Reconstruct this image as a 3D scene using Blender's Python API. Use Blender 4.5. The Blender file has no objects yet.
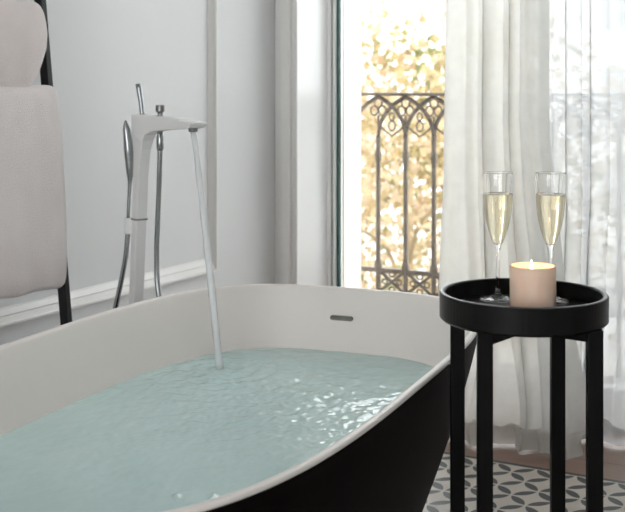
import bpy, bmesh, math, random
from math import sin, cos, pi, radians, sqrt, atan2
from mathutils import Vector, noise
random.seed(7)
scn = bpy.context.scene
COL = scn.collection
TH = radians(28.4); CH = 1.0
SUN = Vector((-.70, -.042, -.71)).normalized()

# ------------------------------------------------------------------ materials
def new_mat(name):
    m = bpy.data.materials.new(name); m.use_nodes = True
    nt = m.node_tree; nt.nodes.clear()
    out = nt.nodes.new('ShaderNodeOutputMaterial')
    return m, nt, out
def N(nt, t, **kw):
    n = nt.nodes.new(t)
    for k, v in kw.items():
        if k in n.inputs: n.inputs[k].default_value = v
        else: setattr(n, k, v)
    return n
def math_n(nt, op, a, b=None):
    n = nt.nodes.new('ShaderNodeMath'); n.operation = op
    for i, v in enumerate((a, b)):
        if v is None: continue
        if isinstance(v, (int, float)): n.inputs[i].default_value = v
        else: nt.links.new(v, n.inputs[i])
    return n.outputs[0]
def noise_col(nt, c1, c2, scale, detail=4, obj=True):
    tc = nt.nodes.new('ShaderNodeTexCoord')
    nz = N(nt, 'ShaderNodeTexNoise', Scale=scale, Detail=detail)
    nt.links.new(tc.outputs['Object'], nz.inputs['Vector'])
    rp = nt.nodes.new('ShaderNodeValToRGB')
    rp.color_ramp.elements[0].position = .3; rp.color_ramp.elements[1].position = .7
    rp.color_ramp.elements[0].color = (*c1, 1); rp.color_ramp.elements[1].color = (*c2, 1)
    nt.links.new(nz.outputs['Fac'], rp.inputs['Fac'])
    return rp.outputs['Color'], nz.outputs['Fac'], tc
def pm(name, col, rough=.5, metal=0., var=.06, scale=6., bump=0., bscale=80., spec=.5, sss=0., sheen=0.):
    m, nt, out = new_mat(name)
    c1 = tuple(c * (1 - var) for c in col); c2 = tuple(min(1, c * (1 + var)) for c in col)
    co, fac, tc = noise_col(nt, c1, c2, scale)
    b = N(nt, 'ShaderNodeBsdfPrincipled')
    b.inputs['Roughness'].default_value = rough; b.inputs['Metallic'].default_value = metal
    b.inputs['Specular IOR Level'].default_value = spec
    b.inputs['Subsurface Weight'].default_value = sss
    b.inputs['Subsurface Radius'].default_value = (.02, .012, .008)
    b.inputs['Sheen Weight'].default_value = sheen
    nt.links.new(co, b.inputs['Base Color'])
    if bump:
        nz = N(nt, 'ShaderNodeTexNoise', Scale=bscale, Detail=3.)
        nt.links.new(tc.outputs['Object'], nz.inputs['Vector'])
        bp = N(nt, 'ShaderNodeBump', Strength=bump, Distance=.01)
        nt.links.new(nz.outputs['Fac'], bp.inputs['Height']); nt.links.new(bp.outputs[0], b.inputs['Normal'])
    nt.links.new(b.outputs[0], out.inputs[0])
    return m

M = {}
M['wall'] = pm('wall_paint', (.745, .75, .755), .7, var=.015, scale=1.5, bump=.03, bscale=150)
M['trim'] = pm('trim_paint', (.80, .785, .765), .45, var=.015, scale=3)
M['jamb'] = pm('jamb_brightened_gloss', (.88, .88, .875), .3, var=.01, scale=3)  # paler than the trim, to lift the shade on jamb and frame
M['ceiling'] = pm('ceiling_paint', (.80, .80, .79), .8, var=.015, scale=2)
M['facade'] = pm('facade_plaster', (.88, .85, .80), .8, var=.03, scale=5, bump=.05)
M['black_metal'] = pm('black_powder_coat', (.0045, .004, .004), .42, var=.1, scale=30, spec=.13)
M['tray'] = pm('black_tray_coat', (.0045, .004, .004), .3, var=.1, scale=30, spec=.2)
M['rim'] = pm('rim_highlight_grey', (.10, .10, .10), .3, .6, var=.15, scale=30)  # lighter grey paints the highlight along the tray edge
M['ladder'] = pm('ladder_black', (.010, .010, .011), .45, var=.1, scale=30, spec=.25)
M['tub_white'] = pm('tub_solid_surface', (.83, .775, .735), .38, var=.01, scale=2, spec=.4)
M['tub_black'] = pm('tub_black_matte', (.004, .0028, .0026), .55, var=.1, scale=8, spec=.05)
M['steel'] = pm('brushed_steel', (.24, .235, .23), .3, 1., var=.06, scale=40)
M['chrome'] = pm('chrome', (.32, .33, .335), .2, 1., var=.03, scale=30)
M['slot'] = pm('slot_metal', (.22, .21, .19), .35, .9, var=.1, scale=40)
M['lacquer'] = pm('white_lacquer', (.80, .79, .78), .22, var=.01, scale=5)
M['seam'] = pm('grey_seam', (.2, .19, .19), .5)
M['rubber'] = pm('dark_rubber', (.03, .04, .04), .5)
M['green_edge'] = pm('green_glass_edge', (.04, .09, .085), .6, var=.1, scale=20, spec=.2)
M['iron'] = pm('weathered_iron', (.19, .155, .125), .7, var=.2, scale=25, bump=.2, bscale=120)
M['towel'] = pm('terry_pink', (.90, .79, .77), .95, var=.03, scale=14, bump=.55, bscale=420, sheen=.8)
M['towel_b'] = pm('terry_pale', (.91, .82, .80), .95, var=.04, scale=9, bump=.55, bscale=420, sheen=.8)
M['wax'] = pm('pink_wax', (.94, .68, .53), .5, var=.03, scale=20, sss=.6)
M['wick'] = pm('wick', (.03, .025, .02), .9)
M['bark'] = pm('tree_bark', (.20, .15, .085), .9, var=.3, scale=6, bump=.4, bscale=30)
M['street'] = pm('street_asphalt', (.35, .34, .33), .9, var=.1, scale=.6)
M['stone'] = pm('balcony_stone', (.55, .53, .50), .8, var=.1, scale=6)
M['bldg'] = pm('pale_render', (.80, .78, .75), .8, var=.03, scale=.4)
M['bldg_win'] = pm('grey_shutter', (.42, .43, .44), .6, var=.05, scale=2)

def wood_mat():
    m, nt, out = new_mat('oak_parquet')
    tc = nt.nodes.new('ShaderNodeTexCoord')
    mp = N(nt, 'ShaderNodeMapping'); mp.inputs['Scale'].default_value = (2., 30., 1.)
    nt.links.new(tc.outputs['Object'], mp.inputs['Vector'])
    nz = N(nt, 'ShaderNodeTexNoise', Scale=2.2, Detail=6.); nt.links.new(mp.outputs[0], nz.inputs['Vector'])
    br = N(nt, 'ShaderNodeTexBrick'); br.inputs['Scale'].default_value = 1.
    br.inputs['Brick Width'].default_value = .9; br.inputs['Row Height'].default_value = .12
    br.inputs['Mortar Size'].default_value = .0018; br.offset = .37
    br.inputs['Color1'].default_value = (.24, .145, .11, 1); br.inputs['Color2'].default_value = (.30, .19, .145, 1)
    br.inputs['Mortar'].default_value = (.10, .06, .04, 1)
    nt.links.new(tc.outputs['Object'], br.inputs['Vector'])
    rp = nt.nodes.new('ShaderNodeValToRGB')
    rp.color_ramp.elements[0].color = (.75, .72, .70, 1); rp.color_ramp.elements[1].color = (1.1, 1.1, 1.1, 1)
    nt.links.new(nz.outputs['Fac'], rp.inputs['Fac'])
    mx = N(nt, 'ShaderNodeMix', data_type='RGBA', blend_type='MULTIPLY'); mx.inputs[0].default_value = 1
    nt.links.new(br.outputs['Color'], mx.inputs[6]); nt.links.new(rp.outputs[0], mx.inputs[7])
    b = N(nt, 'ShaderNodeBsdfPrincipled', Roughness=.45)
    nt.links.new(mx.outputs[2], b.inputs['Base Color']); nt.links.new(b.outputs[0], out.inputs[0])
    return m
M['wood'] = wood_mat()

def tile_mat():
    """hydraulic tile: dark petals of overlapping circles on cream, grid turned 45 degrees"""
    m, nt, out = new_mat('petal_tile')
    tc = nt.nodes.new('ShaderNodeTexCoord')
    sx = nt.nodes.new('ShaderNodeSeparateXYZ'); nt.links.new(tc.outputs['Object'], sx.inputs[0])
    q = .0735 * sqrt(2)
    def cell(op):
        a = math_n(nt, op, sx.outputs[0], sx.outputs[1])
        a = math_n(nt, 'DIVIDE', a, q)
        a = math_n(nt, 'FRACT', a)
        return math_n(nt, 'ABSOLUTE', math_n(nt, 'SUBTRACT', a, .5))
    p, s = cell('ADD'), cell('SUBTRACT')
    big = math_n(nt, 'MAXIMUM', p, s); sml = math_n(nt, 'MINIMUM', p, s)
    r = .665
    d0 = math_n(nt, 'SQRT', math_n(nt, 'ADD', math_n(nt, 'MULTIPLY', p, p), math_n(nt, 'MULTIPLY', s, s)))
    ib = math_n(nt, 'SUBTRACT', 1., big)
    d1 = math_n(nt, 'SQRT', math_n(nt, 'ADD', math_n(nt, 'MULTIPLY', ib, ib), math_n(nt, 'MULTIPLY', sml, sml)))
    dark = math_n(nt, 'MULTIPLY', math_n(nt, 'LESS_THAN', d0, r), math_n(nt, 'LESS_THAN', d1, r))
    nz = N(nt, 'ShaderNodeTexNoise', Scale=14., Detail=5.); nt.links.new(tc.outputs['Object'], nz.inputs['Vector'])
    def ramp(a, b):
        rp = nt.nodes.new('ShaderNodeValToRGB'); rp.color_ramp.elements[0].position = .3; rp.color_ramp.elements[1].position = .7
        rp.color_ramp.elements[0].color = (*a, 1); rp.color_ramp.elements[1].color = (*b, 1)
        nt.links.new(nz.outputs['Fac'], rp.inputs['Fac']); return rp.outputs[0]
    mx = N(nt, 'ShaderNodeMix', data_type='RGBA')
    nt.links.new(dark, mx.inputs[0])
    nt.links.new(ramp((.50, .45, .39), (.60, .55, .49)), mx.inputs[6]); nt.links.new(ramp((.03, .033, .036), (.055, .057, .06)), mx.inputs[7])
    b = N(nt, 'ShaderNodeBsdfPrincipled', Roughness=.5)
    nt.links.new(mx.outputs[2], b.inputs['Base Color']); nt.links.new(b.outputs[0], out.inputs[0])
    return m
M['tile'] = tile_mat()

def mix(nt, fac, a, b):
    n = nt.nodes.new('ShaderNodeMixShader')
    if isinstance(fac, (int, float)): n.inputs[0].default_value = fac
    else: nt.links.new(fac, n.inputs[0])
    nt.links.new(a, n.inputs[1]); nt.links.new(b, n.inputs[2])
    return n.outputs[0]

def water_mat():
    m, nt, out = new_mat('bath_water')
    tr = N(nt, 'ShaderNodeBsdfTransparent', Color=(.84, .97, .96, 1))
    co, fac, tc = noise_col(nt, (.64, .84, .825), (.70, .89, .875), 5.)
    df = N(nt, 'ShaderNodeBsdfDiffuse'); nt.links.new(co, df.inputs['Color'])
    body = mix(nt, .8, tr.outputs[0], df.outputs[0])
    gl = N(nt, 'ShaderNodeBsdfGlossy', Color=(1, 1, 1, 1), Roughness=.03)
    fr = N(nt, 'ShaderNodeFresnel', IOR=1.33)
    nz = N(nt, 'ShaderNodeTexNoise', Scale=26., Detail=3.); nt.links.new(tc.outputs['Object'], nz.inputs['Vector'])
    bp = N(nt, 'ShaderNodeBump', Strength=.06, Distance=.01); nt.links.new(nz.outputs['Fac'], bp.inputs['Height'])
    nt.links.new(bp.outputs[0], gl.inputs['Normal']); nt.links.new(bp.outputs[0], fr.inputs['Normal'])
    nt.links.new(mix(nt, fr.outputs[0], body, gl.outputs[0]), out.inputs[0])
    return m
M['water'] = water_mat()
def stream_mat():
    m, nt, out = new_mat('falling_water')
    tr = N(nt, 'ShaderNodeBsdfTransparent', Color=(.97, .98, .98, 1))
    co, fac, tc = noise_col(nt, (.85, .88, .9), (.95, .96, .97), 60.)
    df = N(nt, 'ShaderNodeBsdfDiffuse'); nt.links.new(co, df.inputs['Color'])
    tl = N(nt, 'ShaderNodeBsdfTranslucent', Color=(.95, .96, .97, 1))
    body = mix(nt, .6, tr.outputs[0], mix(nt, .5, df.outputs[0], tl.outputs[0]))
    gl = N(nt, 'ShaderNodeBsdfGlossy', Roughness=.08); gl.inputs['Color'].default_value = (1, 1, 1, 1)
    fr = N(nt, 'ShaderNodeFresnel', IOR=1.33)
    nt.links.new(mix(nt, fr.outputs[0], body, gl.outputs[0]), out.inputs[0])
    return m
M['stream'] = stream_mat()
def sheer_mat(name, see, c1, c2, tl=.6):
    m, nt, out = new_mat(name)
    tr = N(nt, 'ShaderNodeBsdfTransparent', Color=(1, 1, 1, 1))
    co, fac, tc = noise_col(nt, c1, c2, 30.)
    mp = N(nt, 'ShaderNodeMapping'); mp.inputs['Scale'].default_value = (900, 900, 60)
    df = N(nt, 'ShaderNodeBsdfDiffuse'); nt.links.new(co, df.inputs['Color'])
    tn = N(nt, 'ShaderNodeBsdfTranslucent'); nt.links.new(co, tn.inputs['Color'])
    nt.links.new(mix(nt, see, mix(nt, tl, df.outputs[0], tn.outputs[0]), tr.outputs[0]), out.inputs[0])
    return m
M['sheer'] = sheer_mat('sheer_voile', .06, (.69, .68, .65), (.74, .73, .70), .54)
M['sheer_thin'] = sheer_mat('thin_voile', .14, (.66, .675, .69), (.71, .72, .735), .6)
def pane_mat():
    m, nt, out = new_mat('window_glass')
    tr = N(nt, 'ShaderNodeBsdfTransparent', Color=(.985, .995, .99, 1))
    gl = N(nt, 'ShaderNodeBsdfGlossy', Roughness=.02); gl.inputs['Color'].default_value = (1, 1, 1, 1)
    fr = N(nt, 'ShaderNodeFresnel', IOR=1.25)
    nt.links.new(mix(nt, fr.outputs[0], tr.outputs[0], gl.outputs[0]), out.inputs[0])
    return m
M['pane'] = pane_mat()
def glass_mat(name, col, ior):
    m, nt, out = new_mat(name)
    b = N(nt, 'ShaderNodeBsdfPrincipled', Roughness=0., IOR=ior)
    b.inputs['Transmission Weight'].default_value = 1.
    co, fac, tc = noise_col(nt, col, tuple(min(1, c * 1.01) for c in col), 20.)
    nt.links.new(co, b.inputs['Base Color']); nt.links.new(b.outputs[0], out.inputs[0])
    return m
M['glass'] = glass_mat('clear_crystal', (.985, .985, .98), 1.45)
M['wine'] = glass_mat('champagne', (.972, .89, .68), 1.34)
def jar_mat():
    m, nt, out = new_mat('frosted_pink_glass')
    tr = N(nt, 'ShaderNodeBsdfTransparent', Color=(.98, .93, .90, 1))
    co, fac, tc = noise_col(nt, (.90, .80, .75), (.93, .83, .78), 20.)
    df = N(nt, 'ShaderNodeBsdfDiffuse'); nt.links.new(co, df.inputs['Color'])
    tl = N(nt, 'ShaderNodeBsdfTranslucent'); nt.links.new(co, tl.inputs['Color'])
    gl = N(nt, 'ShaderNodeBsdfGlossy', Roughness=.2); gl.inputs['Color'].default_value = (1, 1, 1, 1)
    fr = N(nt, 'ShaderNodeFresnel', IOR=1.4)
    body = mix(nt, .32, tr.outputs[0], mix(nt, .5, df.outputs[0], tl.outputs[0]))
    nt.links.new(mix(nt, fr.outputs[0], body, gl.outputs[0]), out.inputs[0])
    return m
M['jar'] = jar_mat()
def flame_mat():
    m, nt, out = new_mat('candle_flame')
    tc = nt.nodes.new('ShaderNodeTexCoord'); sx = nt.nodes.new('ShaderNodeSeparateXYZ'); nt.links.new(tc.outputs['Generated'], sx.inputs[0])
    rp = nt.nodes.new('ShaderNodeValToRGB')
    rp.color_ramp.elements[0].color = (1., .45, .15, 1); rp.color_ramp.elements[1].color = (1., .85, .6, 1); rp.color_ramp.elements[1].position = .5
    nt.links.new(sx.outputs[2], rp.inputs[0])
    e = N(nt, 'ShaderNodeEmission', Strength=9.); nt.links.new(rp.outputs[0], e.inputs['Color']); nt.links.new(e.outputs[0], out.inputs[0])
    return m
M['flame'] = flame_mat()
def leaf_mat(name, cols):
    m, nt, out = new_mat(name)
    at = N(nt, 'ShaderNodeAttribute', attribute_name='tone')
    rp = nt.nodes.new('ShaderNodeValToRGB'); cr = rp.color_ramp
    while len(cr.elements) < len(cols): cr.elements.new(.5)
    for i, c in enumerate(cols): cr.elements[i].position = i / (len(cols) - 1); cr.elements[i].color = (*c, 1)
    nt.links.new(at.outputs['Fac'], rp.inputs[0])
    df = N(nt, 'ShaderNodeBsdfDiffuse'); nt.links.new(rp.outputs[0], df.inputs['Color'])
    tl = N(nt, 'ShaderNodeBsdfTranslucent'); nt.links.new(rp.outputs[0], tl.inputs['Color'])
    nt.links.new(mix(nt, .5, df.outputs[0], tl.outputs[0]), out.inputs[0])
    return m
M['leaf_gold'] = leaf_mat('golden_leaves', [(.10, .11, .07), (.30, .22, .11), (.40, .33, .21), (.42, .32, .23), (.60, .55, .45)])
M['leaf_olive'] = leaf_mat('olive_leaves', [(.12, .15, .07), (.26, .24, .11), (.40, .31, .17), (.36, .25, .15), (.54, .49, .38)])

# ------------------------------------------------------------------ mesh helpers
def obj(name, bm, mat, parent=None, smooth=False, bevel=0., sub=0):
    me = bpy.data.meshes.new(name)
    bmesh.ops.recalc_face_normals(bm, faces=bm.faces[:])
    bm.to_mesh(me); bm.free()
    if smooth:
        for p in me.polygons: p.use_smooth = True
    o = bpy.data.objects.new(name, me); COL.objects.link(o)
    me.materials.append(mat)
    if parent: o.parent = parent
    if bevel:
        b = o.modifiers.new('bevel', 'BEVEL'); b.width = bevel; b.segments = 2; b.limit_method = 'ANGLE'; b.angle_limit = radians(40)
    if sub:
        s = o.modifiers.new('sub', 'SUBSURF'); s.levels = sub; s.render_levels = sub
    return o
def tag(o, label, cat, group=None):
    o['label'] = label; o['category'] = cat
    if group: o['group'] = group
    return o
def thing(name, label, cat, loc=(0, 0, 0), rz=0, group=None):
    o = bpy.data.objects.new(name, None); COL.objects.link(o)
    o.location = loc; o.rotation_euler = (0, 0, rz); o.empty_display_size = .1
    return tag(o, label, cat, group)
def struct(name, bm, mat, parent=None, **k):
    o = obj(name, bm, mat, parent, **k)
    if not parent: o['kind'] = 'structure'
    return o
def box(bm, x0, x1, y0, y1, z0, z1):
    vs = [bm.verts.new((x, y, z)) for x in (x0, x1) for y in (y0, y1) for z in (z0, z1)]
    for f in ((0, 1, 3, 2), (4, 6, 7, 5), (0, 4, 5, 1), (2, 3, 7, 6), (0, 2, 6, 4), (1, 5, 7, 3)):
        bm.faces.new([vs[i] for i in f])
    return bm
def BX(*a): return box(bmesh.new(), *a)
def lathe(bm, prof, seg=48, cx=0, cy=0, cz=0, sx=1, sy=1):
    rings = []
    for r, z in prof:
        if r < 1e-6: rings.append([bm.verts.new((cx, cy, cz + z))])
        else: rings.append([bm.verts.new((cx + sx * r * cos(2 * pi * i / seg), cy + sy * r * sin(2 * pi * i / seg), cz + z)) for i in range(seg)])
    for a, b in zip(rings, rings[1:]):
        for i in range(seg):
            j = (i + 1) % seg
            if len(a) == 1 and len(b) == 1: continue
            if len(a) == 1: bm.faces.new((a[0], b[i], b[j]))
            elif len(b) == 1: bm.faces.new((a[i], b[0], a[j]))
            else: bm.faces.new((a[i], b[i], b[j], a[j]))
    return bm
def spline(pts, n=8):
    P = [Vector(p) for p in pts]; out = []
    for i in range(len(P) - 1):
        p0 = P[max(i - 1, 0)]; p1 = P[i]; p2 = P[i + 1]; p3 = P[min(i + 2, len(P) - 1)]
        for k in range(n):
            t = k / n
            out.append(.5 * ((2 * p1) + (p2 - p0) * t + (2 * p0 - 5 * p1 + 4 * p2 - p3) * t * t + (3 * p1 - p0 - 3 * p2 + p3) * t ** 3))
    out.append(P[-1]); return out
def tube(bm, pts, rad, seg=12, closed=False):
    """swept tube; rad a number or one radius per point"""
    P = [Vector(p) for p in pts]; n = len(P); rings = []
    up = Vector((0, 0, 1)); prev = None
    for i, p in enumerate(P):
        if closed: t = P[(i + 1) % n] - P[i - 1]
        else: t = P[min(i + 1, n - 1)] - P[max(i - 1, 0)]
        t.normalize()
        a = prev if prev is not None else (Vector((1, 0, 0)) if abs(t.z) > .9 else up)
        u = (a - t * a.dot(t)); 
        if u.length < 1e-5: u = t.orthogonal()
        u.normalize(); v = t.cross(u); prev = u
        r = rad[i] if isinstance(rad, (list, tuple)) else rad
        rings.append([bm.verts.new(p + u * (r * cos(2 * pi * k / seg)) + v * (r * sin(2 * pi * k / seg))) for k in range(seg)])
    m = n if closed else n - 1
    for i in range(m):
        a, b = rings[i], rings[(i + 1) % n]
        for k in range(seg):
            bm.faces.new((a[k], a[(k + 1) % seg], b[(k + 1) % seg], b[k]))
    if not closed:
        bm.faces.new(rings[0][::-1]); bm.faces.new(rings[-1])
    return bm
def bar(bm, p0, p1, w, h, up=Vector((0, 0, 1))):
    """rectangular bar between two points: w across, h along up"""
    p0, p1 = Vector(p0), Vector(p1); t = (p1 - p0).normalized()
    s = t.cross(up).normalized(); u = s.cross(t)
    vs = []
    for p in (p0, p1):
        for a, b in ((-1, -1), (1, -1), (1, 1), (-1, 1)): vs.append(bm.verts.new(p + s * (a * w / 2) + u * (b * h / 2)))
    for i in range(4):
        j = (i + 1) % 4; bm.faces.new((vs[i], vs[j], vs[4 + j], vs[4 + i]))
    bm.faces.new(vs[3::-1]); bm.faces.new(vs[4:])
    return bm
def extrude_poly(bm, poly, w, axis_y=True):
    """poly in local x,z extruded across y by +-w(x,z)/2"""
    A = [bm.verts.new((x, -w / 2, z)) for x, z in poly]; B = [bm.verts.new((x, w / 2, z)) for x, z in poly]
    n = len(poly)
    for i in range(n):
        j = (i + 1) % n; bm.faces.new((A[i], A[j], B[j], B[i]))
    bm.faces.new(A[::-1]); bm.faces.new(B)
    return bm

# ------------------------------------------------------------------ the room
XL, XR, YB, YF, ZC = -1.95, 2.3, 3.34, -2.2, 2.85
JX, JXR = -1.86, -.38          # opening of the balcony door
YW, YE = 3.56, 3.745           # window frame plane, outer face of the facade
LINT = 2.7
YT = 2.872                     # edge of the tiled field
struct('floor', BX(XL, XR, YF, 3.62, -.12, 0), M['wood'])
struct('floor_tile', BX(XL, XR, YF, YT - .012, 0, .002), M['tile'])
struct('trim_1', BX(XL, XR, YT - .012, YT, 0, .0025), M['rubber'])
struct('ceiling', BX(XL - .2, XR + .2, YF, 3.9, ZC, ZC + .15), M['ceiling'])
struct('wall_left', BX(XL - .2, XL, YF, YE, -.12, ZC), M['wall'])
bm = bmesh.new()
box(bm, XL, JX, YB, YE, 0, ZC); box(bm, JX, JXR, YB, YE, LINT, ZC); box(bm, JXR, XR, YB, YE, 0, ZC)
struct('wall_back', bm, M['wall'])
# right wall with an unseen opening, added to let in fill light
bm = bmesh.new()
WR = [(-1.9, -1.4)]
ys = [YF] + [v for w in WR for v in w] + [YE]
for i in range(0, len(ys), 2): box(bm, XR, XR + .2, ys[i], ys[i + 1], -.12, ZC)
for a, b in WR: box(bm, XR, XR + .2, a, b, -.12, .5); box(bm, XR, XR + .2, a, b, 2.6, ZC)
struct('wall_right', bm, M['wall'])

# rear wall behind the camera with a wide unseen opening, added for frontal light
bm = bmesh.new()
box(bm, XL - .2, -1.6, YF - .2, YF, -.12, ZC); box(bm, .5, XR + .2, YF - .2, YF, -.12, ZC)
box(bm, -1.6, .5, YF - .2, YF, -.12, .4); box(bm, -1.6, .5, YF - .2, YF, 2.1, ZC)
struct('wall_rear', bm, M['wall'])

# panel moulding of the left wall: mitred frame with a stepped profile, lower right corner in view
def frame_moulding(y0, y1, z0, z1, w, d):
    bm = bmesh.new()
    prof = [(0, 0), (0, d * .7), (w * .06, d), (w * .18, d), (w * .24, d * .8), (w * .55, d * .55), (w * .62, d * .6), (w * .92, d * .2), (w, d * .16), (w, 0)]
    rings = []
    for (y, z, sy, sz) in ((y0, z0, 1, 1), (y1, z0, -1, 1), (y1, z1, -1, -1), (y0, z1, 1, -1)):
        rings.append([bm.verts.new((XL + b, y + sy * a * .62, z + sz * a)) for a, b in prof])
    for i in range(4):
        a, b = rings[i], rings[(i + 1) % 4]
        for k in range(len(prof) - 1): bm.faces.new((a[k], a[k + 1], b[k + 1], b[k]))
    return bm
struct('trim_2', frame_moulding(-1.2, 2.950, .420, 2.55, .044, .020), M['trim'])
struct('trim_6', BX(JX - .001, JX + .002, YB - .014, YW - .01, 0, LINT), M['jamb'])  # thin lining added to brighten the shaded jamb face
bm = bmesh.new()
box(bm, XL, XL + .018, YF, YB, 0, .14); box(bm, XL, XL + .011, YF, YB, .14, .16)
struct('baseboard_left', bm, M['trim'])
# casing of the door opening on the back wall, stepped
bm = bmesh.new()
for a, b, t in ((XL + .001, XL + .032, .006), (XL + .032, XL + .062, .022), (XL + .062, XL + .072, .03), (XL + .072, JX - .004, .014)):
    box(bm, a, b, YB - t, YB, 0, LINT + .1)
struct('trim_3', bm, M['trim'], bevel=.003)
bm = bmesh.new()
for a, b, t in ((JXR, JXR + .04, .014), (JXR + .04, JXR + .08, .026)):
    box(bm, a, b, YB - t, YB, 0, LINT + .1)
struct('trim_4', bm, M['trim'], bevel=.003)

# the glazed balcony door: white frame, dark gaskets, glass
bm = bmesh.new()
FX = JX + .040
box(bm, JX, JX + .016, YW - .012, YW + .05, 0, LINT); box(bm, JX + .022, JX + .032, YW - .010, YW + .045, 0, LINT)
box(bm, JX + .016, JX + .022, YW + .012, YW + .045, 0, LINT)
box(bm, JXR - .05, JXR, YW - .012, YW + .05, 0, LINT)
box(bm, JX + .032, JXR - .05, YW - .012, YW + .05, LINT - .06, LINT)
box(bm, JX + .032, JXR - .05, YW - .012, YW + .05, 0, .05)
win = bpy.data.objects.new('window_1', None); COL.objects.link(win); win['kind'] = 'structure'; win.location = (0, 0, 0)
obj('frame', bm, M['jamb'], win)
obj('gasket', BX(JX + .016, JX + .022, YW, YW + .012, .02, LINT - .06), M['rubber'], win)
obj('glass_edge', BX(JX + .032, JX + .040, YW, YW + .02, .05, LINT - .06), M['green_edge'], win)
obj('pane', BX(JX + .036, JXR - .05, YW + .006, YW + .014, .05, LINT - .06), M['pane'], win)

# balcony slab, the street below, facade reveal is the wall itself (plaster lining outside the frame)
struct('balcony_floor', BX(-3.0, 1.2, YE, 4.0, -.14, .03), M['stone'])
bm = bmesh.new()
box(bm, JX, JX + .038, YW + .05, YE, .0, LINT); box(bm, JXR - .006, JXR, YW + .05, YE, 0, LINT); 
struct('trim_5', bm, M['facade'])
struct('floor_street', BX(-60, 60, YE + .3, 90, -4.4, -4.2), M['street'])

# ------------------------------------------------------------------ railing with gothic tracery
RY = 3.79
def railing():
    top, low, bot = .972, .318, .235
    pitch = .1105; xs0 = -1.773
    n = 15
    t = thing('balcony_railing', 'weathered iron balcony railing with pointed gothic arches, seen through the glass door', 'railing', (0, RY, .03))
    Z = lambda z: z - .03
    x0, x1 = JX - .05, xs0 + pitch * (n - 1) + .03
    obj('top_rail', box(bmesh.new(), x0, x1, -.020, .020, Z(top - .012), Z(top)), M['iron'], t, bevel=.003)
    bm = bmesh.new()
    box(bm, x0, x1, -.012, .012, Z(low - .008), Z(low + .008)); obj('middle_rail', bm, M['iron'], t)
    bm = bmesh.new()
    box(bm, x0, x1, -.012, .012, Z(bot - .008), Z(bot + .008)); obj('bottom_rail', bm, M['iron'], t)
    spring = .81          # where the arches leave the posts
    for i in range(-1, n):
        px = xs0 + pitch * i
        # the post: turned colonnette with a capital and a foot
        if i >= 0:
            bm = bmesh.new()
            pr = [(0, .0), (.014, .0), (.014, .03), (.009, .04), (.009, Z(low) - .01), (.015, Z(low)), (.015, Z(low) + .022), (.0095, Z(low) + .04), (.0094, Z(low) + .06), (.0086, Z(spring) - .11), (.0085, Z(spring) - .10),
                  (.0125, Z(spring) - .085), (.0125, Z(spring) - .06), (.0085, Z(spring) - .05), (.010, Z(spring)), (0, Z(spring))]
            lathe(bm, pr, 12, px, 0)
            obj('post', bm, M['iron'], t, smooth=True)
        # arch: right and left limbs that rise from this post and meet over its neighbours
        bm = bmesh.new()
        for sg in (1, -1):
            pts = []
            for k in range(13):
                u = k / 12
                a = u * pi / 2 * .72
                xx = px + sg * pitch * (1 - cos(a)) / (1 - cos(pi / 2 * .72))
                zz = spring + (top - .016 - spring) * sin(a) / sin(pi / 2 * .72)
                pts.append((xx, 0.002 * sg, Z(zz)))
            if (sg == 1 and i >= n - 1) or (sg == -1 and i < 1): continue
            if i == -1 and sg == -1: continue
            tube(bm, pts, .0082, 6)
        if len(bm.verts): obj('arch', bm, M['iron'], t, smooth=True)
        else: bm.free()
        if i < 0: continue
        # tracery of the light above the post: three lobes and a stem
        bm = bmesh.new(); c = spring + (top - spring) * .56
        for (dx, dz, r) in ((0, .034, .0155), (-.0165, .005, .0145), (.0165, .005, .0145)):
            ring = [(px + dx + r * cos(2 * pi * k / 14), 0, Z(c + dz + r * 1.25 * sin(2 * pi * k / 14))) for k in range(14)]
            tube(bm, ring, .0033, 6, True)
        tube(bm, [(px, 0, Z(spring)), (px, 0, Z(c - .012))], .0042, 6)
        obj('tracery', bm, M['iron'], t, smooth=True)
        if i == n - 1: continue
        # pendant tracery between two posts, and the crossed band with quatrefoils below
        bm = bmesh.new(); mx = px + pitch / 2
        for (dx, dz, r) in ((0, .075, .010), (0, .040, .013)):
            ring = [(mx + dx + r * cos(2 * pi * k / 14), 0, Z(spring + dz + r * 1.4 * sin(2 * pi * k / 14))) for k in range(14)]
            tube(bm, ring, .0032, 6, True)
        tube(bm, [(px + .004, 0, Z(spring + .04)), (mx - .02, 0, Z(spring + .016)), (mx, 0, Z(spring + .002)), (mx + .02, 0, Z(spring + .016)), (px + pitch - .004, 0, Z(spring + .04))], .0035, 6)
        obj('pendant', bm, M['iron'], t, smooth=True)
        bm = bmesh.new()
        bar(bm, (px, .003, Z(low)), (px + pitch, .003, Z(bot)), .010, .012, Vector((0, 1, 0)))
        bar(bm, (px, -.003, Z(bot)), (px + pitch, -.003, Z(low)), .010, .012, Vector((0, 1, 0)))
        cz = (low + bot) / 2
        for (dx, dz) in ((0, .028), (0, -.028), (.028, 0), (-.028, 0)):
            ring = [(mx + dx + .0105 * cos(2 * pi * k / 12), 0, Z(cz + dz + .0095 * sin(2 * pi * k / 12))) for k in range(12)]
            tube(bm, ring, .003, 6, True)
        obj('lattice', bm, M['iron'], t)
    return t
railing()

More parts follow.
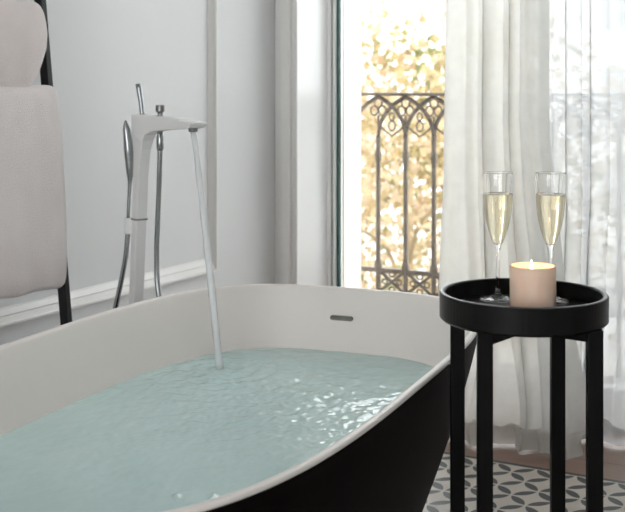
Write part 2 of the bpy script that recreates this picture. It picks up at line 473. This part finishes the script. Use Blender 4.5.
# ------------------------------------------------------------------ trees, building
def tree(x, y, crown_z, R, n, mat, label, seed, leaf=.10):
    rnd = random.Random(seed)
    g = -4.2
    t = thing('plane_tree', label, 'tree', (x, y, g))
    bm = bmesh.new()
    tube(bm, [(0, 0, 0), (.05, .05, 2.), (0, .1, crown_z - g - .6), (.1, 0, crown_z - g + R * .6)], [.2, .16, .07, .02], 10)
    obj('trunk', bm, M['bark'], t, smooth=True)
    tips = []
    for k in range(9):
        a = rnd.random() * 2 * pi; el = rnd.uniform(-.3, .9)
        s = Vector((0, .1, crown_z - g - rnd.uniform(0, 1.)))
        e = s + Vector((cos(a) * cos(el), sin(a) * cos(el), sin(el))) * R * .75
        m_ = (s + e) / 2 + Vector((rnd.uniform(-.2, .2), rnd.uniform(-.2, .2), .2))
        bm = bmesh.new(); tube(bm, spline([s, m_, e], 4), [.03 - .0028 * i for i in range(9)], 7)
        obj('branch', bm, M['bark'], t, smooth=True)
    # foliage: clumps of small bent leaves
    bm = bmesh.new(); tone = []
    clumps = []
    for k in range(90):
        while True:
            p = Vector((rnd.uniform(-1, 1), rnd.uniform(-1, 1), rnd.uniform(-1, 1)))
            if p.length < 1: break
        clumps.append((Vector((p.x * R, p.y * R, p.z * R * 1.15 + crown_z - g)), rnd.uniform(.35, .8), rnd.random()))
    for k in range(n):
        c, cr, ct = clumps[k % len(clumps)]
        p = c + Vector((rnd.gauss(0, 1), rnd.gauss(0, 1), rnd.gauss(0, 1))) * cr * .55
        d = Vector((rnd.uniform(-1, 1), rnd.uniform(-1, 1), rnd.uniform(-1.2, .5))).normalized()
        s = d.orthogonal().normalized(); s = (s * cos(k) + d.cross(s) * sin(k))
        nn = d.cross(s); L = leaf * rnd.uniform(.6, 1.35); w = L * rnd.uniform(.35, .55)
        a = bm.verts.new(p); b = bm.verts.new(p + d * L * .45 + s * w + nn * w * .25); e = bm.verts.new(p + d * L + nn * -.02); f = bm.verts.new(p + d * L * .45 - s * w + nn * w * .25)
        bm.faces.new((a, b, e)); bm.faces.new((a, e, f))
        v = min(1, max(0, ct * .55 + rnd.random() * .45)); tone += [v, v]
    me_o = obj('foliage', bm, mat, t)
    at = me_o.data.attributes.new('tone', 'FLOAT', 'FACE')
    at.data.foreach_set('value', tone)
    return t
# ray through the open door: image centre column x~402 -> world direction
tree(-4.25, 9.6, -.75, 1.75, 4300, M['leaf_gold'], 'golden autumn tree just beyond the balcony railing, filling the open strip of door', 3, .085)
tree(-.4, 11.7, .2, 1.6, 5200, M['leaf_gold'], 'amber tree behind the sheer curtains, right of the golden one', 5, .085)
tree(-5.4, 14.5, -.5, 2.2, 5000, M['leaf_olive'], 'olive and ochre tree further off, its top above the railing', 9, .14)

b = thing('apartment_building', 'pale distant building above the treetops with grey shuttered windows', 'building', (-14.5, 36, -4.2))
obj('wall', BX(-6, 8, 0, 8, 0, 9.5), M['bldg'], b)
obj('roof', BX(-6.2, 8.2, -.2, 8.2, 9.5, 9.8), M['bldg'], b)
for i in range(5):
    for j in range(3):
        obj('window', BX(-5 + i * 2.6, -4.1 + i * 2.6, -.06, .02, 1.2 + j * 2.9, 2.8 + j * 2.9), M['bldg_win'], b)

# ------------------------------------------------------------------ curtains
def curtain(name, label, mat, segs, zt, group, y0, seed, nf, amp, pool=True, nx=260, puddle=.07):
    """segs: function z -> (xl, xr); folds as a wandering wave, spilling on the floor"""
    bm = bmesh.new(); rnd = random.Random(seed)
    zs = [zt, 2.2, 1.8] + [1.6 - .05 * k for k in range(30)] + [.115 - .0125 * k for k in range(9)]
    extra = 8 if pool else 0
    ph = [rnd.random() * 6.28 for _ in range(8)]
    rows = []
    for ri in range(len(zs) + extra):
        row = []
        for i in range(nx + 1):
            s = i / nx
            if ri < len(zs): z = max(zs[ri], .012); fwd = 0.
            else: z = .012; fwd = (ri - len(zs) + 1) / extra
            xl, xr = segs(z)
            low = max(0, 1 - z / .75)
            f = nf * (s + .035 * sin(2 * pi * 1.3 * s + ph[0]) + .03 * sin(2 * pi * 2.7 * s + ph[1]))
            f += low * (.5 * noise.noise(Vector((s * 4.3, z * 2.0, seed))))
            env = .65 + .35 * sin(2 * pi * 1.7 * s + ph[2])
            sway = .35 * noise.noise(Vector((s * 3, z * .6, seed + 5)))
            a = 2 * pi * f + sway
            w = sin(a) + .18 * sin(2 * a + ph[3]) + .08 * sin(3.1 * a + ph[4])
            x = xl + (xr - xl) * s - (xr - xl) / nf * .09 * sin(2 * a + ph[5]) * env
            y = y0 - .02 * low + amp * env * w * (1 + .5 * low)
            x += low * .035 * noise.noise(Vector((s * 5, z * 3, seed + 9)))
            y -= low * low * .03
            if fwd or z < .1:
                k = max(0, 1 - z / .1)
                lump = .5 + .5 * noise.noise(Vector((s * 11, seed, 2))) 
                y -= puddle * .35 * k * k
                z = z + .022 * k * (1 + noise.noise(Vector((s * 15, z * 9, seed + 3)))) * (1 if not fwd else 1)
                if fwd:
                    y -= puddle * (.25 + lump) * sin(fwd * pi * .62) 
                    z = .012 + (z - .012) * (1 - fwd) + .050 * sin(fwd * pi) * (.3 + lump)
                    if fwd >= 1: z = .006
                    x += .02 * fwd * noise.noise(Vector((s * 9, fwd * 2, seed)))
            row.append(bm.verts.new((x, y, max(z, .005))))
        rows.append(row)
    for a, b in zip(rows, rows[1:]):
        for i in range(nx): bm.faces.new((a[i], a[i + 1], b[i + 1], b[i]))
    o = obj(name, bm, mat, smooth=True)
    tag(o, label, 'curtain', group)
    return o
curtain('sheer_curtain', 'gathered off-white sheer curtain behind the black side table, hem pooled on the floor', M['sheer'],
        lambda z: (-1.243 - .02 * max(0, 1 - z / 1.2), -.925 + .115 * max(0, 1 - z / .9) ** 1.3), ZC, None, 3.10, 4, 4.2, .028)
curtain('sheer_curtain', 'thin bright sheer curtain at the right edge of the photo, sunlit railing showing faintly through', M['sheer_thin'],
        lambda z: (-1.0, -.30), ZC, None, 3.235, 11, 7.5, .024, puddle=.03)

# ------------------------------------------------------------------ bathtub
TC = (-1.103, 1.646); TA, TB, TN, TR = .398, .749, 3.41, .104
ZR = .520
def sell(inset, th, z, k=1.0):
    c_, s_ = cos(th), sin(th)
    a, b_ = TA - inset, (TB if s_ >= 0 else TB) - inset      # the near end is drawn out longer
    x = a * (abs(c_) ** (2 / TN)) * (1 if c_ >= 0 else -1); y = b_ * (abs(s_) ** (2 / TN)) * (1 if s_ >= 0 else -1)
    return Vector((x * k, y * k, z))
NS = 160
THS = []
for i in range(NS):          # spread points evenly along the outline
    THS.append(2 * pi * i / NS)
def even(NS=NS):
    fine = [sell(0, 2 * pi * k / 4000, 0) for k in range(4001)]; L = [0]
    for a, b_ in zip(fine, fine[1:]): L.append(L[-1] + (b_ - a).length)
    out = []; j = 0
    for i in range(NS):
        w = L[-1] * i / NS
        while L[j] < w: j += 1
        out.append(2 * pi * j / 4000)
    return out
THS = even()
def shell(bm, prof, close_first=False, close_last=False):
    rings = []
    for inset, z in prof: rings.append([bm.verts.new(sell(inset, t, z)) for t in THS])
    for a, b_ in zip(rings, rings[1:]):
        for i in range(NS):
            j = (i + 1) % NS; bm.faces.new((a[i], a[j], b_[j], b_[i]))
    if close_first: bm.faces.new(rings[0][::-1])
    if close_last: bm.faces.new(rings[-1])
    return bm
tub = thing('bathtub', 'freestanding oval bathtub, black outside and white inside, full of water', 'bathtub', (TC[0], TC[1], .002), TR)
def out_in(z): return .165 * max(0, 1 - z / ZR) ** 1.25
outp = [(out_in(0) + .012, 0), (out_in(0), .012)] + [(out_in(z), z) for z in [.03 + k * .046 for k in range(11)]] + [(.0006, ZR - .006)]
def in_in(z):
    u = (ZR - z)
    return .015 + .255 * u + .12 * u * u
inp = [(.0006, ZR - .006), (.0002, ZR - .004), (.0012, ZR - .001), (.003, ZR), (.0115, ZR), (.0138, ZR - .0015), (.0155, ZR - .006)] + [(in_in(z) + .0, z) for z in [.505 - k * .0285 for k in range(12)]]
inp += [(in_in(.19) + .02, .155), (in_in(.19) + .05, .13), (in_in(.19) + .1, .118)]
bm = bmesh.new(); shell(bm, outp + [(.012, ZR - .012)][:0], close_first=True)
obj('outer_shell', bm, M['tub_black'], tub, smooth=True)
bm = bmesh.new(); shell(bm, inp, close_last=True)
bas = obj('basin', bm, M['tub_white'], tub, smooth=True)
# overflow slot in the far end wall (rounded dark metal slit with a thin bezel)
def slot_ring(w, h, y, cx, cz, n=10):
    pts = []
    for k in range(n + 1):
        a = -pi / 2 + pi * k / n; pts.append((cx + w / 2 - h / 2 + h / 2 * cos(a), y, cz + h / 2 * sin(a)))
    for k in range(n + 1):
        a = pi / 2 + pi * k / n; pts.append((cx - w / 2 + h / 2 + h / 2 * cos(a), y, cz + h / 2 * sin(a)))
    return pts
SZ = .453; SX = -.019; SYW = TB - in_in(SZ)
bm = bmesh.new()
A = [bm.verts.new(p) for p in slot_ring(.056, .0100, SYW - .005, SX, SZ)]; B = [bm.verts.new(p) for p in slot_ring(.058, .0120, SYW + .006, SX, SZ)]
C = [bm.verts.new(p) for p in slot_ring(.052, .0055, SYW - .0045, SX, SZ)]
n = len(A)
for i in range(n):
    j = (i + 1) % n
    for P, Q in ((B, A), (A, C)): bm.faces.new((P[i], P[j], Q[j], Q[i]))
bm.faces.new(C); bm.faces.new(B[::-1])
obj('overflow_slot', bm, M['slot'], tub)

# water: closed body, ripples strongest where the jet lands and in front of it
ZW = .379
IMP = Vector((-1.348, 2.070))
def world2(p):
    c_, s_ = cos(TR), sin(TR); return Vector((TC[0] + p.x * c_ - p.y * s_, TC[1] + p.x * s_ + p.y * c_))
def ripple(w):
    d = (w - IMP).length
    f = Vector((-1.03, 1.93)); e = (w - f).length
    amp = .0005 + .0030 * math.exp(-(e / .25) ** 2) + .0026 * math.exp(-(d / .18) ** 2)
    p = Vector((w.x * 1.0, w.y * 1.0, 0))
    z = amp * (.8 * noise.noise(p * 19) + .7 * noise.noise(p * 44 + Vector((3, 1, 0))) + .42 * noise.noise(p * 95))
    z += .0022 * math.exp(-d / .14) * sin(d * 150)
    # broad slow swell
    z += .0016 * noise.noise(p * 5 + Vector((9, 2, 0)))
    # a small dimple with a raised lip near the front rim
    q = w - Vector((-.963, 1.409)); q = Vector((q.x * .88 + q.y * .475, -q.x * .475 + q.y * .88))
    r = sqrt((q.x / .028) ** 2 + (q.y / .030) ** 2)
    z += .0045 * math.exp(-((r - 1) / .17) ** 2) * (1 if q.y < .01 else .15)
    return z
NW = 480; THW = even(NW)
bm = bmesh.new()
iw = in_in(ZW) - .001
NR = 150
rings = []
cen = world2(Vector((0, 0)))
ctr = bm.verts.new((0, 0, ZW + ripple(cen)))
for r in range(1, NR + 1):
    k = r / NR; ring = []
    for t in THW:
        for_sub = (t,)
        p = sell(iw, t, 0) * k
        ring.append(bm.verts.new((p.x, p.y, ZW + ripple(world2(p)))))
    rings.append(ring)
for i in range(NW): bm.faces.new((ctr, rings[0][i], rings[0][(i + 1) % NW]))
for a, b_ in zip(rings, rings[1:]):
    for i in range(NW):
        j = (i + 1) % NW; bm.faces.new((a[i], b_[i], b_[j], a[j]))
prev = rings[-1]
for z in (.35, .28, .21, .165, .14):
    ins = in_in(max(z, .19)) + (.022 if z == .165 else .055 if z == .14 else 0) + .004
    cur = [bm.verts.new(sell(ins, t, z)) for t in THW]
    for i in range(NW):
        j = (i + 1) % NW; bm.faces.new((prev[i], cur[i], cur[j], prev[j]))
    prev = cur
bm.faces.new(prev)
wtr = obj('bath_water', bm, M['water'], smooth=True)
wtr.location = (TC[0], TC[1], .002); wtr.rotation_euler = (0, 0, TR)
tag(wtr, 'pale turquoise rippled water filling the white bathtub', 'water')

# ------------------------------------------------------------------ floor-standing tub filler
FK = 1.03; FB = Vector((-1.6495, 2.1857)); OUT = Vector((-1.426, 2.08)); OZ = .902
sd = (OUT - FB).normalized(); fa = atan2(sd.y, sd.x); L = (OUT - FB).length
fau = thing('tub_filler', 'white floor-standing bath tap with chrome lever and hand shower behind the tub', 'tap', (FB.x * FK, FB.y * FK, 1 - FK + .002), fa); fau.scale = (FK, FK, FK)
def fl(px_dx, z, dl=0.):      # point by offset across the view (camera right) and depth from the column axis, in the filler's frame
    w = Vector((cos(TH), sin(TH))) * px_dx + Vector((-sin(TH), cos(TH))) * dl
    c_, s_ = cos(-fa), sin(-fa)
    return Vector((w.x * c_ - w.y * s_, w.x * s_ + w.y * c_, z))
poly = [(-.010, .030), (-.0055, .30), (-.0035, .60), (-.0045, .76), (-.0095, .83), (-.0165, .88), (-.0235, .928)]
poly += [(.06, .927), (.15, .924), (.20, .920), (L + .026, .915), (L + .029, .912)]
poly += [(L + .022, .907), (L + .016, .9035), (L - .02, .900), (.19, .898), (.12, .893), (.075, .888)]
poly += [(.050, .880), (.040, .866), (.032, .845), (.027, .815), (.0250, .77), (.0230, .60), (.021, .30), (.018, .030)]
poly = poly[::-1]
bm = extrude_poly(bmesh.new(), poly, .027)
# the spout is a little wider towards its tip, the top of the column flares
for v in bm.verts:
    k = max(0, min(1, (v.co.x - .02) / L)); f = 1 + .35 * k
    if v.co.z > .86: f *= 1.12
    v.co.y *= f
    q = fl(.001 - .036 * max(0, .93 - v.co.z), 0); v.co.x += q.x; v.co.y += q.y      # the column leans a hair
obj('column', bm, M['lacquer'], fau, bevel=.004)
obj('floor_plate', lathe(bmesh.new(), [(0, .028), (.06, .028), (.06, .036), (.057, .038), (0, .038)], 40, .002, 0), M['chrome'], fau, smooth=False)
obj('aerator', lathe(bmesh.new(), [(0, .894), (.0095, .894), (.0105, .896), (.0105, .905), (0, .905)], 24, L, 0), M['steel'], fau, smooth=True)
bm = bmesh.new()
tube(bm, [fl(.004 - d_, z_) for d_, z_ in ((.0, .922), (.0005, .930), (.003, .955), (.0085, .990), (.0105, 1.001))], [.0062, .006, .0058, .0068, .0068], 14)
obj('lever', bm, M['chrome'], fau, smooth=True)
kx = .096
bm = lathe(bmesh.new(), [(0, .92), (.0075, .92), (.0062, .931), (.0070, .934), (.0105, .937), (.0105, .950), (.009, .952), (0, .952)], 24, kx, 0)
obj('diverter_knob', bm, M['steel'], fau, smooth=False)
# hose hanging from under the spout
hx = Vector((kx, 0, 0))
bm = lathe(bmesh.new(), [(0, .845), (.0062, .845), (.0085, .85), (.0085, .878), (.007, .882), (.007, .90), (0, .90)], 20, kx, 0)
collar = obj('hose_collar', bm, M['chrome'], fau, smooth=True)
hp = [(kx, 0, .85), (kx - .004, 0, .78), (kx - .012, .0, .68), (kx - .017, 0, .60), (kx - .010, .0, .52), (kx + .024, 0, .44), (kx + .054, 0, .36), (kx + .016, .02, .22), (kx - .02, .05, .085), (kx - .06, .06, .042), (kx - .10, .05, .036)]
hose = obj('hose', tube(bmesh.new(), spline(hp, 6), .0062, 14), M['chrome'], fau, smooth=True); collar.parent = hose
# holder with its clasp round the column, hand shower and the second hose
hz = .678
bm = bmesh.new()
c0 = fl(-.030, hz)
q = fl(-.0088, 0); box(bm, q.x - .0045, q.x + .0247, q.y - .0155, q.y + .0155, hz - .002, hz + .002); obj('seam_ring', bm, M['seam'], fau)
bm = bmesh.new(); lathe(bm, [(0, -.020), (.0085, -.020), (.0095, -.018), (.0095, .017), (.0085, .019), (0, .019)], 20, c0.x, c0.y, hz - .017)
bar(bm, (c0.x, c0.y, hz - .018), fl(-.012, hz - .018), .016, .034)
obj('holder', bm, M['lacquer'], fau)
wp = [fl(-.030, hz), fl(-.028, hz + .05), fl(-.026, hz + .085), fl(-.026, hz + .12), fl(-.029, hz + .165), fl(-.0345, hz + .215), fl(-.0365, hz + .236)]
ws = spline(wp, 6); wr = [.0042, .0042, .0050, .0100, .0118, .0085, .0015]
bm = tube(bmesh.new(), ws, [wr[min(k // 6, 5)] + (wr[min(k // 6 + 1, 6)] - wr[min(k // 6, 5)]) * (k % 6) / 6 if k < 36 else .0015 for k in range(len(ws))], 16)
hand = obj('hand_shower', bm, M['chrome'], fau, smooth=True)
s = [fl(-.031, hz - .034), fl(-.036, hz - .09), fl(-.048, hz - .155), fl(-.062, hz - .22), fl(-.075, hz - .30), fl(-.06, .27), fl(-.03, .14, .03), fl(.02, .05, .05), fl(.05, .036, .03)]
obj('shower_hose', tube(bmesh.new(), spline(s, 6), .0062, 14), M['chrome'], hand, smooth=True)

# the jet: falls from the aerator in a curve to the water
p0 = Vector((OUT.x * FK, OUT.y * FK, 1 - (1 - .896) * FK)); pe = Vector((IMP.x, IMP.y, ZW - .006))
pts = []; rr = []
for k in range(29):
    u = k / 28; h = u ** .88
    p = Vector((p0.x + (pe.x - p0.x) * h, p0.y + (pe.y - p0.y) * h, p0.z + (pe.z - p0.z) * u))
    pts.append(p); rr.append(.0060 + .0020 * min(1, u * 1.6) + .0010 * max(0, u - .8) * 5 + .0006 * sin(u * 40))
st = obj('water_stream', tube(bmesh.new(), pts, rr, 16), M['stream'], smooth=True)
tag(st, 'thin clear jet of water falling from the white tap spout into the tub', 'water')

# ------------------------------------------------------------------ towel ladder and towels
RYR = 2.10; LEAN = .106; FXL = -1.760
def lx(z): return FXL - LEAN * z
lad = thing('towel_ladder', 'black metal towel ladder leaning on the panelled wall', 'ladder', (FXL, 1.85, .002))
for yy in (RYR - .5, RYR):
    bm = bmesh.new(); bar(bm, (0, yy - 1.85, 0), (lx(1.66) - FXL, yy - 1.85, 1.66), .018, .024, Vector((1, 0, 0)))
    obj('rail', bm, M['ladder'], lad, bevel=.002)
for z in (.30, .62, .955, 1.165, 1.52):
    bm = bmesh.new(); tube(bm, [(lx(z) - FXL, -.25, z), (lx(z) - FXL, .25, z)], .009, 12)
    obj('rung', bm, M['ladder'], lad, smooth=True)
def towel(name, label, mat, z0, z1, yl, yend, thick, off, seed, corner, n_sec=3.2, slack=.0):
    """draped thick towel: closed sections stacked along the rung, right end rounded"""
    bm = bmesh.new(); NV, NU = 72, 46; rings = []
    cz, hh = (z0 + z1) / 2, (z1 - z0) / 2
    for u in range(NU + 1):
        s = u / NU; s = 1 - (1 - s) ** 1.8       # denser at the right end
        dist = (1 - s)
        k = 1.0
        e = min(1, dist * (yend(cz) - yl) / corner); shrink = sqrt(max(0, 1 - (1 - e) ** 2))   # rounds the end
        ring = []
        for v in range(NV):
            a = 2 * pi * v / NV
            c_, s_ = cos(a), sin(a)
            dx = abs(c_) ** (2 / n_sec) * (1 if c_ > 0 else -1); dz = abs(s_) ** (2 / (n_sec * 1.6)) * (1 if s_ > 0 else -1)
            z = cz + dz * (hh - corner * .55 * (1 - shrink))
            y = yl + s * (yend(z) - yl)
            tt = thick * (.12 + .88 * shrink)
            x = lx(z) + off(z) + dx * tt
            nz = noise.noise(Vector((y * 7, z * 5, seed + (3 if dx > 0 else 0)))) * .006 + noise.noise(Vector((y * 19, z * 9, seed))) * .0025
            x += nz * (1 if dx > 0 else .2) * shrink
            if dz < -.8: z += .012 * noise.noise(Vector((y * 9, seed, 0))) - slack * (1 - s)
            ring.append(bm.verts.new((x, y, z)))
        rings.append(ring)
    for a, b_ in zip(rings, rings[1:]):
        for v in range(NV):
            w = (v + 1) % NV; bm.faces.new((a[v], a[w], b_[w], b_[v]))
    bm.faces.new(rings[0]); bm.faces.new(rings[-1][::-1])
    o = obj(name, bm, mat, smooth=True)
    return tag(o, label, 'towel', 'towels on the ladder')
towel('bath_towel', 'long pale pink bath towel hanging lower on the black ladder', M['towel_b'], .528, 1.0, RYR - .47,
      lambda z: 2.062 + .030 * (z - .53) / .47, .037, lambda z: .028 + .010 * (1 - z), 21, .035, 3.6)
towel('bath_towel', 'plump rose pink towel folded over the rung above the longer one', M['towel'], .975, 1.20, RYR - .47,
      lambda z: 2.062 - .055 * max(0, (1.11 - z) / .13) ** 1.5 - .003 * max(0, (z - 1.14) / .06) ** 2, .044, lambda z: .026 - .02 * max(0, (1.1 - z) / .12), 33, .04, 2.6)

# ------------------------------------------------------------------ side table
TK = .91                        # table and what stands on it
TX, TY = -.629 * TK, 1.954 * TK; HT = 1 - .37 * TK; RT = .1485 * TK
tab = thing('side_table', 'round black metal tray side table in front of the curtain', 'table', (TX, TY, .002), TH)
Zt = HT - .002; Zf = 1 - .400 * TK
prof = [(0, Zt - .0445), (RT - .004, Zt - .0445), (RT, Zt - .0405), (RT, Zt - .002), (RT - .0015, Zt), (RT - .0075, Zt), (RT - .009, Zt - .002), (RT - .009, Zf - .002), (0, Zf - .002)]
tray = obj('tray', lathe(bmesh.new(), prof, 96), M['tray'], tab, smooth=False)
obj('rim', lathe(bmesh.new(), [(RT - .0070, Zt - .001), (RT - .0068, Zt + .0002), (RT - .0060, Zt + .0007), (RT - .0022, Zt + .0007), (RT - .0012, Zt + .0002), (RT - .001, Zt - .001)], 96), M['rim'], tray, smooth=True)['label'] = 'grey rim edge with painted-in highlight'
for ph in (51.5, 141.5, 231.5, 321.5):
    a = radians(ph); r = .136 * TK; lx_, ly_ = r * cos(a), r * sin(a)
    bm = box(bmesh.new(), -.0118, .0118, -.0118, .0118, 0, Zt - .043)
    rot = radians(-4)
    for v in bm.verts:
        x, y = v.co.x, v.co.y
        v.co.x = lx_ + x * cos(rot) - y * sin(rot); v.co.y = ly_ + x * sin(rot) + y * cos(rot)
    obj('leg', bm, M['black_metal'], tab, bevel=.0015)
for ph in (51.5, 141.5):
    a = radians(ph); r = .13 * TK
    bm = bar(bmesh.new(), (r * cos(a), r * sin(a), Zt - .0535), (-r * cos(a), -r * sin(a), Zt - .0535), .016, .020)
    obj('crossbar', bm, M['black_metal'], tab)
    bm = bar(bmesh.new(), (r * cos(a), r * sin(a), .03), (-r * cos(a), -r * sin(a), .03), .018, .018)
    obj('crossbar', bm, M['black_metal'], tab)

# candle: wax pillar with a hollowed top
CX = Vector((TX, TY)) + Vector((cos(TH), sin(TH))) * .0085 * TK + Vector((-sin(TH), cos(TH))) * (-.046 * TK)
cn = thing('candle', 'lit pink pillar candle on the black tray between the two flutes', 'candle', (CX.x, CX.y, Zf + .0004), TH); cn.scale = (TK, TK, TK)
RC, HC = .0398, .0850
obj('wax', lathe(bmesh.new(), [(0, 0), (RC - .002, 0), (RC, .002), (RC, HC - .0025), (RC - .0006, HC - .0008), (RC - .002, HC), (RC - .0036, HC - .0008), (RC - .0044, HC - .003), (RC - .0060, HC - .012), (RC - .010, HC - .0155), (RC - .018, HC - .0168), (.006, HC - .017), (0, HC - .017)], 64), M['wax'], cn, smooth=True)
wick = obj('wick', tube(bmesh.new(), [(-.003, 0, HC - .017), (-.0028, 0, HC - .012), (-.0022, 0, HC - .0075)], .0009, 8), M['wick'], cn, smooth=True)
obj('flame', lathe(bmesh.new(), [(0, 0), (.0018, .001), (.0030, .0045), (.0031, .007), (.0023, .012), (.0012, .0165), (0, .021)], 20, -.0025, 0, HC - .0105), M['flame'], wick, smooth=True)
ld = bpy.data.lights.new('candle_light', 'POINT'); ld.energy = .10; ld.color = (1., .62, .32); ld.shadow_soft_size = .006
lo = bpy.data.objects.new('candle_light', ld); COL.objects.link(lo); lo.location = (CX.x, CX.y, Zf + (HC + .013) * TK)

# champagne flutes
def flute(loc, label):
    t = thing('champagne_flute', label, 'glass', loc, 0, 'champagne flutes on the tray'); t.scale = (TK * 1.07, TK * 1.07, TK)
    ob = [(0, 0), (.031, 0), (.0325, .0008), (.032, .0018), (.022, .0038), (.010, .0075), (.0055, .0135), (.0038, .024), (.0034, .045), (.0034, .072), (.0040, .090), (.0055, .099), (.0088, .107), (.0128, .117), (.0168, .130), (.0205, .146), (.0232, .163), (.0250, .180), (.0259, .197), (.0262, .215), (.0261, .2345), (.0261, .2360), (.02605, .2366)]
    ib = [(.0258, .2370), (.02555, .2366), (.0255, .2360), (.0255, .2345), (.0254, .215), (.0250, .197), (.0241, .180), (.0223, .163), (.0195, .146), (.0157, .130), (.0115, .117), (.0070, .1085), (.0032, .1045), (0, .1035)]
    obj('glass', lathe(bmesh.new(), ob + ib, 56), M['glass'], t, smooth=True)
    lv = .197
    lq = [(0, .1032), (.0034, .1042), (.0073, .1083), (.0118, .1168), (.0160, .1298), (.0198, .1458), (.0226, .163), (.0244, .180), (.0253, lv - .0005), (.0250, lv + .0006), (.0235, lv), (0, lv)]
    obj('champagne', lathe(bmesh.new(), lq, 56), M['wine'], t, smooth=True)
    return t
def on_tray(x, y, z):
    d = 1130 * (CH - z) / (y - 85); c_ = (x - 312.5) / 1130 * d
    return (c_ * cos(TH) - d * sin(TH), c_ * sin(TH) + d * cos(TH), z)
FL = flute((-.6965 * TK, 2.0135 * TK, Zf + .0004), 'champagne flute standing left of the pink candle')
r2 = FL.copy(); COL.objects.link(r2); r2.location = (-.6080 * TK, 2.0520 * TK, Zf + .0004); r2['label'] = 'champagne flute standing right of the candle, its stem half hidden by it'
for ch in list(FL.children):
    c_ = ch.copy(); COL.objects.link(c_); c_.parent = r2

# ------------------------------------------------------------------ light, sky, camera
w = bpy.data.worlds.new('sky'); scn.world = w; w.use_nodes = True
nt = w.node_tree; nt.nodes.clear()
bg = nt.nodes.new('ShaderNodeBackground'); ow = nt.nodes.new('ShaderNodeOutputWorld')
bg.inputs['Color'].default_value = (.96, .985, 1.0, 1); bg.inputs['Strength'].default_value = 4.6
nt.links.new(bg.outputs[0], ow.inputs[0])
sl = bpy.data.lights.new('sun', 'SUN'); sl.energy = 4.5; sl.angle = radians(.6); sl.color = (1., .95, .86)
so = bpy.data.objects.new('sun', sl); COL.objects.link(so); so.location = (6, 5, 8)
so.rotation_euler = SUN.to_track_quat('-Z', 'Y').to_euler()

cd = bpy.data.cameras.new('camera'); cam = bpy.data.objects.new('camera', cd); COL.objects.link(cam)
cam.location = (0, 0, CH); cam.rotation_euler = (radians(90), 0, TH)
cd.sensor_width = 36; cd.lens = 1130 / 625 * 36
cd.shift_y = -(256 - 85) / 625
cd.clip_start = .05; cd.clip_end = 300
cd.dof.use_dof = True; cd.dof.focus_distance = 2.1; cd.dof.aperture_fstop = 9
scn.camera = cam
vs = scn.view_settings
vs.view_transform = 'Standard'; vs.look = 'None'; vs.gamma = 1; vs.use_curve_mapping = False; vs.exposure = 0.1
cy = scn.cycles
cy.max_bounces = 24; cy.transparent_max_bounces = 24; cy.transmission_bounces = 20; cy.diffuse_bounces = 8; cy.glossy_bounces = 12
cy.sample_clamp_indirect = 6
